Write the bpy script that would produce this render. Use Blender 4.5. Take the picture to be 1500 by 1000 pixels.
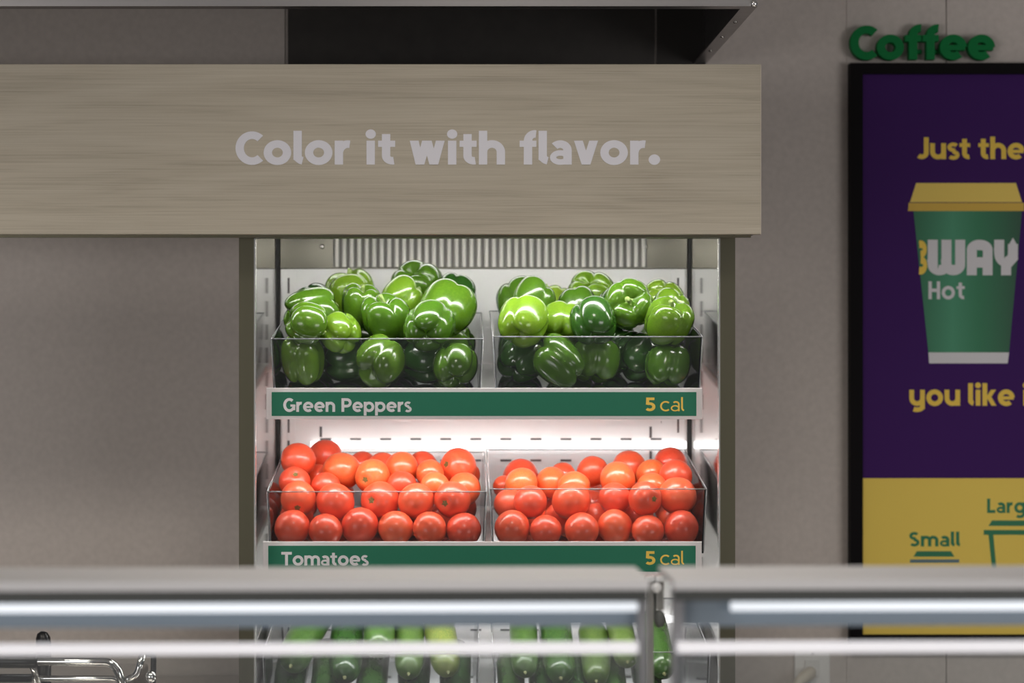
import bpy, math, random
from mathutils import Vector, Matrix
random.seed(7)
pi = math.pi
for o in list(bpy.data.objects): bpy.data.objects.remove(o)
scn = bpy.context.scene
COL = scn.collection

# ------------------------------------------------------------------ camera, world, lights, exposure
D = 3.6                       # camera to the front plane of the case (y = 0)
F = D / 0.0011                # focal length in pixels of a 1500 px wide frame
VX, VY, ZC = 671.0, 500.0, 1.5
cam_d = bpy.data.cameras.new('camera'); cam = bpy.data.objects.new('camera', cam_d); COL.objects.link(cam)
cam.location = (0, -D, ZC); cam.rotation_euler = (pi/2, 0, 0)
cam_d.sensor_width = 36; cam_d.lens = 36*F/1500; cam_d.shift_x = (750-VX)/1500
cam_d.clip_start = 0.05
cam_d.dof.use_dof = True; cam_d.dof.focus_distance = D+0.0; cam_d.dof.aperture_fstop = 3.0
scn.camera = cam
w = bpy.data.worlds.new('world'); scn.world = w; w.use_nodes = True
bg = w.node_tree.nodes['Background']; bg.inputs[0].default_value = (.9, .93, 1, 1); bg.inputs[1].default_value = .08
def area(name, loc, rot, sx, sy, power, color):
    l = bpy.data.lights.new(name, 'AREA'); l.shape = 'RECTANGLE'; l.size = sx; l.size_y = sy; l.energy = power; l.color = color
    o = bpy.data.objects.new(name, l); COL.objects.link(o); o.location = loc; o.rotation_euler = rot; return o
def spot(name, loc, target, power, size, blend, color):
    l = bpy.data.lights.new(name, 'SPOT'); l.energy = power; l.spot_size = math.radians(size); l.spot_blend = blend
    l.color = color; l.shadow_soft_size = .22
    o = bpy.data.objects.new(name, l); COL.objects.link(o); o.location = loc
    o.rotation_euler = (Vector(target)-Vector(loc)).to_track_quat('-Z', 'Y').to_euler(); return o
for wx, rz in ((-3.3, -.32), (3.7, .36)):                    # daylight from two shop windows behind the camera
    area('shop_window_light', (wx, -5.8, 1.05), (pi/2, 0, rz), 2.6, 1.6, 62, (1, .96, .93))
for sx in (-1.3, .1, 1.5):
    spot('ceiling_spot_light', (sx, -1.75, 2.78), (sx, -.15, .55), 66, 74, 1.0, (1, .93, .84))
vs = scn.view_settings
scn.display_settings.display_device = 'sRGB'
vs.view_transform = 'Standard'; vs.look = 'None'; vs.gamma = 1; vs.use_curve_mapping = False; vs.exposure = 0.0

# ------------------------------------------------------------------ helpers
def S(y): return (D+y)/F                                   # metres per pixel at depth y
def PX(px, y): return (px-VX)*S(y)
def PZ(py, y): return ZC-(py-VY)*S(y)
def srgb(r, g, b):
    f = lambda c: (c/255/12.92) if c/255 <= .04045 else ((c/255+.055)/1.055)**2.4
    return (f(r), f(g), f(b))
def mat(name, col, rough=.5, metal=0, emit=None, es=0, spec=.5, coat=0, sss=0, alpha=1):
    m = bpy.data.materials.new(name); m.use_nodes = True
    b = m.node_tree.nodes['Principled BSDF']
    b.inputs['Base Color'].default_value = (*col, 1); b.inputs['Roughness'].default_value = rough
    b.inputs['Metallic'].default_value = metal; b.inputs['Specular IOR Level'].default_value = spec
    b.inputs['Coat Weight'].default_value = coat; b.inputs['Coat Roughness'].default_value = .12
    if sss: b.inputs['Subsurface Weight'].default_value = sss; b.inputs['Subsurface Radius'].default_value = (.02, .008, .004)
    if emit: b.inputs['Emission Color'].default_value = (*emit, 1); b.inputs['Emission Strength'].default_value = es
    return m
def nodes(m): return m.node_tree.nodes, m.node_tree.links, m.node_tree.nodes['Principled BSDF']
def add_noise(m, scale, amount, stretch=(1, 1, 1), detail=4, bump=0, rough_amt=0):
    """multiply the base colour by noise 1-amount..1+amount, optional bump"""
    N, L, b = nodes(m)
    tc = N.new('ShaderNodeTexCoord'); mp = N.new('ShaderNodeMapping'); mp.inputs['Scale'].default_value = stretch
    nz = N.new('ShaderNodeTexNoise'); nz.inputs['Scale'].default_value = scale; nz.inputs['Detail'].default_value = detail
    L.new(tc.outputs['Object'], mp.inputs[0]); L.new(mp.outputs[0], nz.inputs['Vector'])
    mr = N.new('ShaderNodeMapRange'); mr.inputs[1].default_value = .3; mr.inputs[2].default_value = .7
    mr.inputs[3].default_value = 1-amount; mr.inputs[4].default_value = 1+amount
    L.new(nz.outputs[0], mr.inputs[0])
    mx = N.new('ShaderNodeMix'); mx.data_type = 'RGBA'; mx.blend_type = 'MULTIPLY'; mx.inputs[0].default_value = 1
    mx.inputs[6].default_value = b.inputs['Base Color'].default_value
    L.new(mr.outputs[0], mx.inputs[7]); L.new(mx.outputs[2], b.inputs['Base Color'])
    if bump:
        bp = N.new('ShaderNodeBump'); bp.inputs['Strength'].default_value = bump; bp.inputs['Distance'].default_value = .002
        L.new(nz.outputs[0], bp.inputs['Height']); L.new(bp.outputs[0], b.inputs['Normal'])
    return m
def clear_mat(name, tint, refl_rough=.03, haze=.0, ior=1.45):
    """thin clear plastic / glass: straight transmission plus fresnel reflection and a little haze"""
    m = bpy.data.materials.new(name); m.use_nodes = True
    N = m.node_tree.nodes; L = m.node_tree.links; N.remove(N['Principled BSDF']); out = N['Material Output']
    t = N.new('ShaderNodeBsdfTransparent'); t.inputs[0].default_value = (*tint, 1)
    g = N.new('ShaderNodeBsdfGlossy'); g.inputs['Roughness'].default_value = refl_rough
    d = N.new('ShaderNodeBsdfDiffuse'); d.inputs[0].default_value = (.8, .8, .82, 1)
    fr = N.new('ShaderNodeFresnel'); fr.inputs[0].default_value = ior
    m1 = N.new('ShaderNodeMixShader'); m2 = N.new('ShaderNodeMixShader'); m2.inputs[0].default_value = haze
    L.new(fr.outputs[0], m1.inputs[0]); L.new(t.outputs[0], m1.inputs[1]); L.new(g.outputs[0], m1.inputs[2])
    L.new(m1.outputs[0], m2.inputs[1]); L.new(d.outputs[0], m2.inputs[2]); L.new(m2.outputs[0], out.inputs[0])
    return m

class MB:
    def __init__(s): s.v = []; s.f = []
    def box(s, x0, x1, y0, y1, z0, z1):
        n = len(s.v)
        s.v += [(x, y, z) for z in (z0, z1) for y in (y0, y1) for x in (x0, x1)]
        s.f += [[n+i for i in q] for q in ((0, 2, 3, 1), (4, 5, 7, 6), (0, 1, 5, 4), (2, 6, 7, 3), (0, 4, 6, 2), (1, 3, 7, 5))]
        return s
    def prism(s, pts, y0, y1):                    # pts: (x, z) outline, extruded along y
        n = len(s.v); k = len(pts)
        a = sum(pts[i][0]*pts[(i+1) % k][1]-pts[(i+1) % k][0]*pts[i][1] for i in range(k))
        if a < 0: pts = pts[::-1]
        s.v += [(x, y0, z) for x, z in pts]+[(x, y1, z) for x, z in pts]
        s.f.append([n+i for i in range(k)]); s.f.append([n+k+i for i in range(k)][::-1])
        for i in range(k):
            j = (i+1) % k; s.f.append([n+i, n+k+i, n+k+j, n+j])
        return s
    def prismx(s, pts, x0, x1):                   # pts: (y, z) outline, extruded along x
        n = len(s.v); k = len(pts)
        a = sum(pts[i][0]*pts[(i+1) % k][1]-pts[(i+1) % k][0]*pts[i][1] for i in range(k))
        if a < 0: pts = pts[::-1]
        s.v += [(x1, y, z) for y, z in pts]+[(x0, y, z) for y, z in pts]
        s.f.append([n+i for i in range(k)]); s.f.append([n+k+i for i in range(k)][::-1])
        for i in range(k):
            j = (i+1) % k; s.f.append([n+i, n+k+i, n+k+j, n+j])
        return s
    def tube(s, pts, r, k=14, rad=None):
        pts = [Vector(p) for p in pts]; n0 = len(s.v); up = Vector((.123, .77, .61)).normalized(); m = len(pts)
        for i, p in enumerate(pts):
            t = (pts[min(i+1, m-1)]-pts[max(i-1, 0)]).normalized()
            a = (up-t*up.dot(t)).normalized(); b = t.cross(a); up = a
            rr = rad[i] if rad else r
            for j in range(k):
                q = p+a*math.cos(2*pi*j/k)*rr+b*math.sin(2*pi*j/k)*rr; s.v.append(tuple(q))
        for i in range(m-1):
            for j in range(k):
                j2 = (j+1) % k; s.f.append([n0+i*k+j, n0+i*k+j2, n0+(i+1)*k+j2, n0+(i+1)*k+j])
        s.f.append([n0+j for j in range(k)][::-1]); s.f.append([n0+(m-1)*k+j for j in range(k)])
        return s
    def ball(s, c, rx, ry, rz, nu=10, nv=16):
        n0 = len(s.v)
        for i in range(nu+1):
            u = pi*i/nu
            for j in range(nv):
                v = 2*pi*j/nv; s.v.append((c[0]+rx*math.sin(u)*math.cos(v), c[1]+ry*math.sin(u)*math.sin(v), c[2]+rz*math.cos(u)))
        for i in range(nu):
            for j in range(nv):
                j2 = (j+1) % nv; s.f.append([n0+i*nv+j, n0+(i+1)*nv+j, n0+(i+1)*nv+j2, n0+i*nv+j2])
        return s
    def build(s, name, m, parent=None, smooth=False, bevel=0):
        me = bpy.data.meshes.new(name); me.from_pydata(s.v, [], s.f); me.update(); me.validate()
        if smooth: me.polygons.foreach_set('use_smooth', [True]*len(me.polygons))
        me.materials.append(m)
        o = bpy.data.objects.new(name, me); COL.objects.link(o)
        if bevel:
            b = o.modifiers.new('bevel', 'BEVEL'); b.width = bevel; b.segments = 2; b.limit_method = 'ANGLE'
        if parent: put(o, parent)
        return o
def put(o, parent):
    o.parent = parent
    off = Vector(parent.location) if parent.parent is None else Vector((0, 0, 0))
    o.matrix_parent_inverse = Matrix.Translation(-off)
def tag(o, label, cat, group=None):
    o['label'] = label; o['category'] = cat
    if group: o['group'] = group
    return o
def thing(name, label, cat, loc=(0, 0, 0), group=None):
    o = bpy.data.objects.new(name, None); COL.objects.link(o); o.location = loc; o.empty_display_size = .02
    return tag(o, label, cat, group)
def B(name, m, parent, x0, x1, y0, y1, z0, z1, bevel=0):
    return MB().box(x0, x1, y0, y1, z0, z1).build(name, m, parent, bevel=bevel)
def structure(o): o['kind'] = 'structure'; return o

# ------------------------------------------------------------------ stroke lettering (heavy geometric sans)
def A(cx, cy, rx, ry, a0, a1, n=None):
    n = n or max(6, int(abs(a1-a0)/11))
    return [(cx+rx*math.cos(math.radians(a0+(a1-a0)*i/n)), cy+ry*math.sin(math.radians(a0+(a1-a0)*i/n))) for i in range(n+1)]
def glyphs(W):
    r = W/2; X = .73; R = (X+.03-W)/2; c = X/2; hw = W*1.05
    o = (R+r, c)                                              # centre of a round lowercase bowl
    arch = lambda x, wd=.245: [(x, c)]+A(x+wd, X-wd-r+.015, wd, wd, 180, 0)+[(x+2*wd, 0)]
    q = lambda x0, x1, y0, y1: ('P', [(x0-hw/2, y0), (x0+hw/2, y0), (x1+hw/2, y1), (x1-hw/2, y1)])
    dot = lambda x, y, rr: ('P', A(x, y, rr, rr, 0, 345, 23))
    t2 = W*.82
    G = {
     'o': [A(*o, R, R, 0, 360, 32)],
     'C': [A(.34+r, .5, .34, .5-r+.012, 48, 312, 30)], 'c': [A(*o, R, R, 48, 312, 24)],
     'G': [A(.34+r, .5, .34, .5-r+.012, 48, 360, 30), (t2, [(.34+r+.34, .0+.5), (.34+r+.34, .12)]), (t2, [(.42+r, .46), (.34+r+.34+t2/2, .46)])],
     'l': [[(r, 1.03), (r, .26)]+A(r+.16, .26, .16, .26-r, 180, 262)],
     'r': [[(r, 0), (r, X)], [(r, .34)]+A(r+.25, .34, .25, X-.34-r+.01, 180, 78)],
     'i': [[(r, 0), (r, X)], dot(r, .93, .145*W/.235)],
     't': [[(.22, .93), (.22, .27)]+A(.22+.17, .27, .17, .27-r, 180, 285), (t2, [(.0, X-t2/2), (.47, X-t2/2)])],
     'w': [q(.28, .12, 0, X), q(.28, .46, 0, X), q(.66, .48, 0, X), q(.66, .84, 0, X)],
     'v': [q(.33, .12, 0, X), q(.33, .54, 0, X)],
     'h': [[(r, 0), (r, 1.03)], arch(r)], 'n': [[(r, 0), (r, X)], arch(r)],
     'm': [[(r, 0), (r, X)], arch(r, .225), arch(r+.45, .225)],
     'u': [[(r, X), (r, r+.245)]+A(r+.245, r+.235, .245, .245, 180, 360)+[(r+.49, c)], [(r+.49, 0), (r+.49, X)]],
     'f': [[(.23, 0), (.23, .70)]+A(.23+.19, .72, .19, 1.03-.72-r+.02, 180, 80), (t2, [(0, X-t2/2), (.46, X-t2/2)])],
     'a': [[(.60-r+.0, 0), (.60-r, .42)]+A(.60-r-.2, X-r-.18, .2, .19, 0, 140), (t2*.9, A(.29, .215, .29-t2*.45, .225-t2*.45, 0, 360, 24))],
     'e': [A(*o, R, R, 0, 312, 28), (W*.7, [(r, c-.01), (2*R+r+W*.30, c-.01)])],
     's': [(t2, A(.27, .545, .175, .185-t2/2+.03, 35, 270, 16)+A(.27, .19, .185, .19-t2/2+.03, 90, -145, 16)[1:])],
     'S': [(W*.92, A(.33, .735, .22, .27-W*.46, 35, 270, 18)+A(.33, .27, .23, .27-W*.46+.005, 90, -145, 18)[1:])],
     'P': [[(r, 0), (r, 1)], [(r, 1-r)]+A(.38, .66, .26, .34-r, 90, -90)+[(r, .32+r)]],
     'p': [[(r, -.27), (r, X)], A(*o, R, R, 0, 360, 32)],
     'g': [[(2*R+r, X), (2*R+r, -.06)]+A(R+r, -.06, R, .2, 0, -135), A(*o, R, R, 0, 360, 32)],
     'y': [[(r, X), (r, r+.245)]+A(r+.245, r+.235, .245, .245, 180, 360), [(r+.49, X), (r+.49, -.04)]+A(r+.245, -.04, .245, .14, 0, -130)],
     'T': [[(0, 1-r), (.74, 1-r)], [(.37, 0), (.37, 1-r)]],
     'J': [[(.46, 1), (.46, .3)]+A(.46-.2, .3, .2, .3-r, 0, -135)],
     'L': [[(r, 1), (r, 0)], [(r, r), (.56, r)]],
     'H': [[(r, 0), (r, 1)], [(r+.48, 0), (r+.48, 1)], [(r, .5), (r+.48, .5)]],
     'k': [[(r, 0), (r, 1.03)], q(.22, .50, .30, X), q(.52, .26, 0, .46)],
     '5': [(t2, [(.13, 1-t2/2), (.60, 1-t2/2)]), (t2, [(.19, 1), (.165, .48)]), (t2, [(.17, .56)]+A(.31, .325, .25, .325-t2/2, 105, -140, 20))],
     '.': [dot(.16, .15, .16)],
     'W': [[(r, 1), (r, .30)]+A(r+.2, .30, .2, .30-r, 180, 360)+[(r+.4, 1)], [(r+.4, .30)]+A(r+.6, .30, .2, .30-r, 180, 360)+[(r+.8, 1)]],
     'A': [[(r, 0), (r, .72)]+A(r+.23, .72, .23, .28-r, 180, 0)+[(r+.46, 0)], [(r, .36), (r+.46, .36)]],
     'Y': [[(r, 1), (r, .62)]+A(r+.2, .62, .2, .24, 180, 360)+[(r+.4, .88)], [(r+.4, .72), (r+.4, .5), (r+.2, .28), (r+.2, 0)],
           ('P', [(r+.27, .84), (r+.53, .84), (r+.40, 1.06)])],
     'B': [A(.05, .74, .24, .26-r, 110, -90, 14), A(.05, .27, .26, .27-r, 90, -110, 14)],
    }
    return G
def sweep(mb, pts, wd, sc, y0, y1):
    """flat ribbon of width wd along pts (glyph units), mapped by sc -> (x, z), extruded from y0 to y1"""
    k = len(pts); closed = k > 3 and math.dist(pts[0], pts[-1]) < 1e-6
    if closed: pts = pts[:-1]; k -= 1
    L_, R_ = [], []
    for i in range(k):
        def dirn(a, b):
            d = math.dist(a, b) or 1e-9; return ((b[0]-a[0])/d, (b[1]-a[1])/d)
        if closed: d1 = dirn(pts[i-1], pts[i]); d2 = dirn(pts[i], pts[(i+1) % k])
        else:
            d1 = dirn(pts[max(i-1, 0)], pts[max(i, 1)]); d2 = dirn(pts[min(i, k-2)], pts[min(i+1, k-1)])
        t = (d1[0]+d2[0], d1[1]+d2[1]); n = math.hypot(*t) or 1; t = (t[0]/n, t[1]/n)
        m = 1/max(.6, t[0]*d1[0]+t[1]*d1[1]); nx, nz = -t[1]*wd/2*m, t[0]*wd/2*m
        L_.append((pts[i][0]+nx, pts[i][1]+nz)); R_.append((pts[i][0]-nx, pts[i][1]-nz))
    for Q in (L_, R_):
        for i in range(1, k):
            if (Q[i][0]-Q[i-1][0])*(pts[i][0]-pts[i-1][0])+(Q[i][1]-Q[i-1][1])*(pts[i][1]-pts[i-1][1]) <= 0: Q[i] = Q[i-1]
    n0 = len(mb.v)
    for i in range(k):
        for p in (L_[i], R_[i]):
            x, z = sc(p); mb.v.append((x, y0, z)); mb.v.append((x, y1, z))
    rng = range(k if closed else k-1)
    for i in rng:
        a = n0+4*i; b = n0+4*((i+1) % k)       # a: L front, L back, R front, R back
        mb.f += [[a+2, b+2, b, a], [a+1, b+1, b+3, a+3], [a, b, b+1, a+1], [a+3, b+3, b+2, a+2]]
    if not closed:
        a = n0; mb.f.append([a, a+1, a+3, a+2]); a = n0+4*(k-1); mb.f.append([a+2, a+3, a+1, a])
def lettering(text, px0, px1, base, cap, y, thick, m, parent, W=.235, gap=.055, space=.26, single=None, part='letter'):
    """text between pixel columns px0..px1, baseline and cap height in pixels, on the plane y (front at y-thick)"""
    G = glyphs(W); X = 0; lay = []
    for ch in text:
        if ch == ' ': X += space; continue
        st = G[ch]; xs = []
        for s in st:
            if isinstance(s, tuple) and s[0] == 'P': xs += [p[0] for p in s[1]]
            else:
                wd, pts = (s if isinstance(s, tuple) else (W, s))
                vert = [p[0] for p in pts]
                ends = {vert[0], vert[-1]}
                xs += [min(vert)-(wd/2 if not (len(pts) == 2 and abs(pts[0][1]-pts[1][1]) < 1e-6) else 0),
                       max(vert)+(wd/2 if not (len(pts) == 2 and abs(pts[0][1]-pts[1][1]) < 1e-6) else 0)]
                if ch in 'lrtfCcs': xs[-1] = max(vert)+(.0 if ch in 'ltf' else .03)
        lay.append((ch, X-min(xs))); X += max(xs)-min(xs)+gap
    X -= gap
    kx = (px1-px0)/X
    mb = MB(); out = []
    for ch, x0 in lay:
        if not single: mb = MB()
        sc = lambda p: (PX(px0+(x0+p[0])*kx, y), PZ(base-p[1]*cap, y))
        for si, s in enumerate(G[ch]):
            yf = y-thick-si*.00005
            if isinstance(s, tuple) and s[0] == 'P': mb.prism([sc(p) for p in s[1]], yf, y)
            else:
                wd, pts = (s if isinstance(s, tuple) else (W, s)); sweep(mb, pts, wd, sc, yf, y)
        if not single: out.append(mb.build(part, m, parent))
    if single: out.append(mb.build(single, m, parent))
    return out

# ------------------------------------------------------------------ materials
M = {}
M['wall'] = add_noise(mat('wall_laminate', (.62, .56, .525), .6), 90, .05, bump=.05)
M['seam'] = mat('wall_seam', (.20, .18, .17), .8)
M['floor'] = add_noise(mat('floor_tile', (.30, .28, .26), .45), 6, .12)
M['ceiling'] = add_noise(mat('ceiling_white', (.62, .61, .59), .9), 40, .05)
M['steel'] = add_noise(mat('brushed_steel', (.62, .60, .57), .24, 1), 60, .06, (1, 1, .04))
M['steel_h'] = add_noise(mat('hood_steel', (.50, .48, .48), .34, 1), 60, .08, (.03, 1, 1))
M['mirror'] = add_noise(mat('polished_steel_liner', (.80, .79, .78), .07, 1), 50, .03, (1, 1, .05))
M['post'] = mat('post_steel', (.13, .122, .085), .38, .8)
M['edge'] = mat('bright_steel_edge', (.85, .84, .82), .2, .7)
M['dark'] = mat('near_black', (.018, .017, .016), .6)
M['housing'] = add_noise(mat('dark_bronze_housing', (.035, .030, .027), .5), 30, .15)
M['liner'] = add_noise(mat('white_liner', (.88, .87, .86), .32), 14, .03)
M['vent'] = mat('vent_steel', (.11, .105, .085), .28, .9)
M['rib'] = mat('vent_rib_steel', (.86, .83, .79), .4, .0)
M['slot'] = mat('slot_dark', (.10, .09, .09), .7)
M['rail'] = mat('tag_rail_white', (.78, .74, .74), .4)
M['green'] = mat('tag_green', srgb(18, 112, 84), .45)
M['tagwhite'] = mat('tag_lettering_white', (.74, .72, .74), .5)
M['tagyellow'] = mat('tag_lettering_yellow', srgb(238, 200, 84), .5)
M['led'] = mat('led_cool_white', (.9, .9, .9), .4, emit=(1, .985, .97), es=37)
M['ledshelf'] = mat('led_shelf_strip', (.9, .9, .9), .4, emit=(1, .985, .97), es=31)
M['ledback'] = mat('led_back_wash', (.9, .9, .9), .4, emit=(1, .985, .97), es=5)
M['ledbar'] = mat('led_light_bar', (.9, .9, .9), .4, emit=(1, .985, .97), es=2.2)
M['ledguard'] = mat('led_guard_tube', (.9, .9, .95), .4, emit=(.88, .94, 1), es=.74)
M['sign'] = mat('lettering_white', (.80, .79, .85), .5)
M['coffee'] = mat('coffee_green', srgb(10, 120, 62), .6, spec=.15)
M['black'] = mat('frame_black', (.006, .005, .006), .6, spec=.08)
M['purple'] = mat('print_purple', srgb(66, 30, 100), .6, spec=.12)
M['yellow'] = mat('print_yellow', srgb(246, 216, 104), .6, spec=.15)
M['ptext'] = mat('print_text_yellow', srgb(246, 208, 70), .5)
M['pgreen'] = mat('print_green', srgb(16, 120, 78), .5)
M['pwhite'] = mat('print_white', (.74, .73, .76), .5)
M['pblue'] = mat('print_blue_grey', srgb(90, 120, 130), .5)
M['plid'] = mat('print_lid_yellow', srgb(246, 214, 96), .5)
M['plid2'] = mat('print_lid_rim', srgb(222, 182, 62), .5)
M['acrylic'] = clear_mat('clear_acrylic', (.95, .955, .96), .04, .009)
M['rim'] = clear_mat('acrylic_rim', (.88, .89, .90), .08, .28)
M['glass'] = clear_mat('guard_glass', (.93, .95, .95), .02, .05)
M['glassedge'] = mat('glass_edge_added_glow', (.93, .92, .95), .5, emit=(.97, .95, 1), es=.42)  # glass edge is no lamp; emission adds the glow of light caught in it
M['guardtop'] = mat('guard_top_satin', (.84, .83, .85), .5, 0)
M['guardch'] = mat('guard_channel_grey', (.10, .105, .10), .5, .0)
M['guardpanel'] = mat('guard_panel_blue_grey', (.23, .28, .33), .4, 0)
M['guardpost'] = mat('guard_post_grey', (.30, .30, .32), .45, 0)
M['chrome'] = mat('chrome', (.86, .85, .84), .08, 1)
M['bracket'] = mat('bracket_steel', (.36, .35, .33), .35, .6)
M['clampw'] = mat('clamp_polished', (.92, .92, .93), .25, .2)
M['grip'] = mat('black_rubber', (.012, .012, .013), .38)
M['plate'] = mat('outlet_plate', (.90, .89, .88), .35)
M['cord'] = mat('cord_ivory', (.72, .66, .56), .5)
M['counter'] = mat('counter_grey', (.32, .31, .30), .4)
M['stem'] = add_noise(mat('pepper_stem', (.26, .36, .10), .5), 60, .25)
M['scar'] = mat('tomato_scar', (.16, .13, .03), .7)
def wood():
    m = mat('pale_oak_laminate', (.5, .4, .3), .5); N, L, b = nodes(m)
    tc = N.new('ShaderNodeTexCoord')
    def noise(scale, sc, detail, dist=0):
        mp = N.new('ShaderNodeMapping'); mp.inputs['Scale'].default_value = sc
        n = N.new('ShaderNodeTexNoise'); n.inputs['Scale'].default_value = scale; n.inputs['Detail'].default_value = detail
        n.inputs['Distortion'].default_value = dist
        L.new(tc.outputs['Object'], mp.inputs[0]); L.new(mp.outputs[0], n.inputs['Vector']); return n
    a = noise(4, (.5, 1, 5.5), 8, 1.6); f = noise(40, (.11, 1, 10), 6, 1.0); c = noise(3, (.5, 1, 2.5), 2)
    ad = N.new('ShaderNodeMath'); ad.operation = 'MULTIPLY_ADD'; ad.inputs[1].default_value = .55
    L.new(f.outputs[0], ad.inputs[0])
    mu = N.new('ShaderNodeMath'); mu.operation = 'MULTIPLY_ADD'; mu.inputs[1].default_value = .45; mu.inputs[2].default_value = 0
    L.new(a.outputs[0], mu.inputs[0]); L.new(mu.outputs[0], ad.inputs[2])
    cr = N.new('ShaderNodeValToRGB'); e = cr.color_ramp.elements
    e[0].position = .34; e[0].color = (.40, .35, .275, 1); e[1].position = .64; e[1].color = (.565, .508, .412, 1)
    k = e.new(.47); k.color = (.500, .444, .350, 1)
    L.new(ad.outputs[0], cr.inputs[0])
    mx = N.new('ShaderNodeMix'); mx.data_type = 'RGBA'; mx.blend_type = 'MULTIPLY'; mx.inputs[0].default_value = 1
    mr = N.new('ShaderNodeMapRange'); mr.inputs[1].default_value = .35; mr.inputs[2].default_value = .65; mr.inputs[3].default_value = .93; mr.inputs[4].default_value = 1.05
    L.new(c.outputs[0], mr.inputs[0]); L.new(cr.outputs[0], mx.inputs[6]); L.new(mr.outputs[0], mx.inputs[7]); L.new(mx.outputs[2], b.inputs['Base Color'])
    return m
M['wood'] = wood()
def produce(name, stops, rough, sss, scale, stretch=(1, 1, 1), spec=.5, obj_w=.6, coat=.3):
    m = mat(name, stops[0], rough, sss=sss, spec=spec, coat=coat); N, L, b = nodes(m)
    tc = N.new('ShaderNodeTexCoord'); oi = N.new('ShaderNodeObjectInfo')
    mp = N.new('ShaderNodeMapping'); mp.inputs['Scale'].default_value = stretch
    ad = N.new('ShaderNodeVectorMath'); ad.operation = 'ADD'
    n = N.new('ShaderNodeTexNoise'); n.inputs['Scale'].default_value = scale; n.inputs['Detail'].default_value = 3
    L.new(tc.outputs['Object'], mp.inputs[0]); L.new(mp.outputs[0], ad.inputs[0]); L.new(oi.outputs['Location'], ad.inputs[1]); L.new(ad.outputs[0], n.inputs['Vector'])
    m1 = N.new('ShaderNodeMath'); m1.operation = 'MULTIPLY'; m1.inputs[1].default_value = obj_w; L.new(oi.outputs['Random'], m1.inputs[0])
    m2 = N.new('ShaderNodeMath'); m2.operation = 'MULTIPLY_ADD'; m2.inputs[1].default_value = 1-obj_w; L.new(n.outputs[0], m2.inputs[0]); L.new(m1.outputs[0], m2.inputs[2])
    cr = N.new('ShaderNodeValToRGB'); e = cr.color_ramp.elements; k = len(stops)
    e[0].position = .1; e[0].color = (*stops[0], 1); e[1].position = .9; e[1].color = (*stops[-1], 1)
    for i in range(1, k-1): q = e.new(.1+.8*i/(k-1)); q.color = (*stops[i], 1)
    L.new(m2.outputs[0], cr.inputs[0]); L.new(cr.outputs[0], b.inputs['Base Color'])
    return m
M['pep_light'] = produce('pepper_light_green', [(.105, .22, .012), (.165, .30, .018), (.26, .39, .03)], .22, .06, 14, coat=.4)
M['pep_mid'] = produce('pepper_mid_green', [(.040, .115, .008), (.072, .165, .010), (.125, .235, .016)], .2, .05, 12, coat=.4)
M['pep_dark'] = produce('pepper_dark_green', [(.010, .048, .008), (.02, .075, .010), (.04, .115, .014)], .18, .03, 12, coat=.4)
M['tomato'] = produce('tomato_red', [(.68, .060, .026), (.76, .095, .034), (.82, .14, .045)], .36, .12, 9, obj_w=.5, coat=.35)
M['tomato_orange'] = produce('tomato_orange_red', [(.74, .11, .035), (.80, .155, .045), (.85, .24, .06)], .3, .12, 9, obj_w=.4, coat=.35)
M['cuke'] = produce('cucumber_green', [(.010, .038, .010), (.028, .08, .016), (.08, .16, .035)], .25, .03, 16, (1, 1, .35), obj_w=.35)
M['cuke_pale'] = produce('cucumber_pale_green', [(.02, .065, .014), (.06, .125, .025), (.17, .24, .06)], .33, .03, 16, (1, 1, .35), obj_w=.3)
M['cuke_yellow'] = produce('cucumber_yellow_green', [(.035, .09, .018), (.11, .17, .035), (.30, .30, .08)], .33, .03, 14, (1, 1, .35), obj_w=.3)

# ------------------------------------------------------------------ the room
YW = .62                                                       # the wall behind the case
fl = structure(B('floor', M['floor'], None, -3.2, 3.2, -7.5, YW+.1, -.05, 0))
ce = structure(B('ceiling', M['ceiling'], None, -3.2, 3.2, -7.5, YW+.1, 2.85, 2.9))
wb = structure(B('wall_back', M['seam'], None, -3.2, 3.2, YW+.012, YW+.1, 0, 2.85))
edges = [-3.2, PX(-540, YW), PX(418, YW), PX(1240, YW), PX(1386, YW), PX(2350, YW), 3.2]
for i in range(len(edges)-1):
    B('wall_panel', M['wall'], wb, edges[i]+(.0002 if i == 3 else .0011), edges[i+1]-(.0002 if i == 2 else .0011), YW-(0.0015 if i == 3 else 0), YW+.012, .0, 2.85)

# ------------------------------------------------------------------ hood above the fascia
YF = -.10                                                      # front plane of fascia and hood
hx1 = PX(1110, YF); hz = PZ(9, YF); hx0 = -1.9
hood = thing('metal_canopy', 'grey metal canopy with open underside hanging above the wooden sign board', 'canopy', (0, 0, hz))
B('front_lip', M['steel_h'], hood, hx0, hx1, YF, YF+.004, hz, hz+.30)
B('lip_return', M['steel_h'], hood, hx0, hx1-.004, YF+.004, YF+.030, hz, hz+.004)
B('side_panel', M['steel_h'], hood, hx1-.004, hx1, YF+.004, YW-.004, hz, hz+.30)
B('side_return', M['steel_h'], hood, hx1-.024, hx1-.004, YF+.03, YW-.004, hz, hz+.004)
B('top_panel', M['housing'], hood, hx0, hx1-.004, YF+.004, YW-.004, hz+.295, hz+.30)
MB().ball((hx1-.006, YF-.002, hz+.004), .006, .004, .006).build('corner_cap', M['chrome'], hood, smooth=True)
for k in (.12, .30, .48): MB().ball((hx1-.014, YF+k+.05, hz-.001), .004, .004, .002, 6, 10).build('rivet', M['steel'], hood, smooth=True)
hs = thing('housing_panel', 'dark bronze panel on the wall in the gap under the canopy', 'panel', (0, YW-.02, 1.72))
B('panel', M['housing'], hs, PX(421, YW-.01), PX(960, YW-.01), YW-.003, YW-.0005, 1.73, hz+.28)
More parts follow.
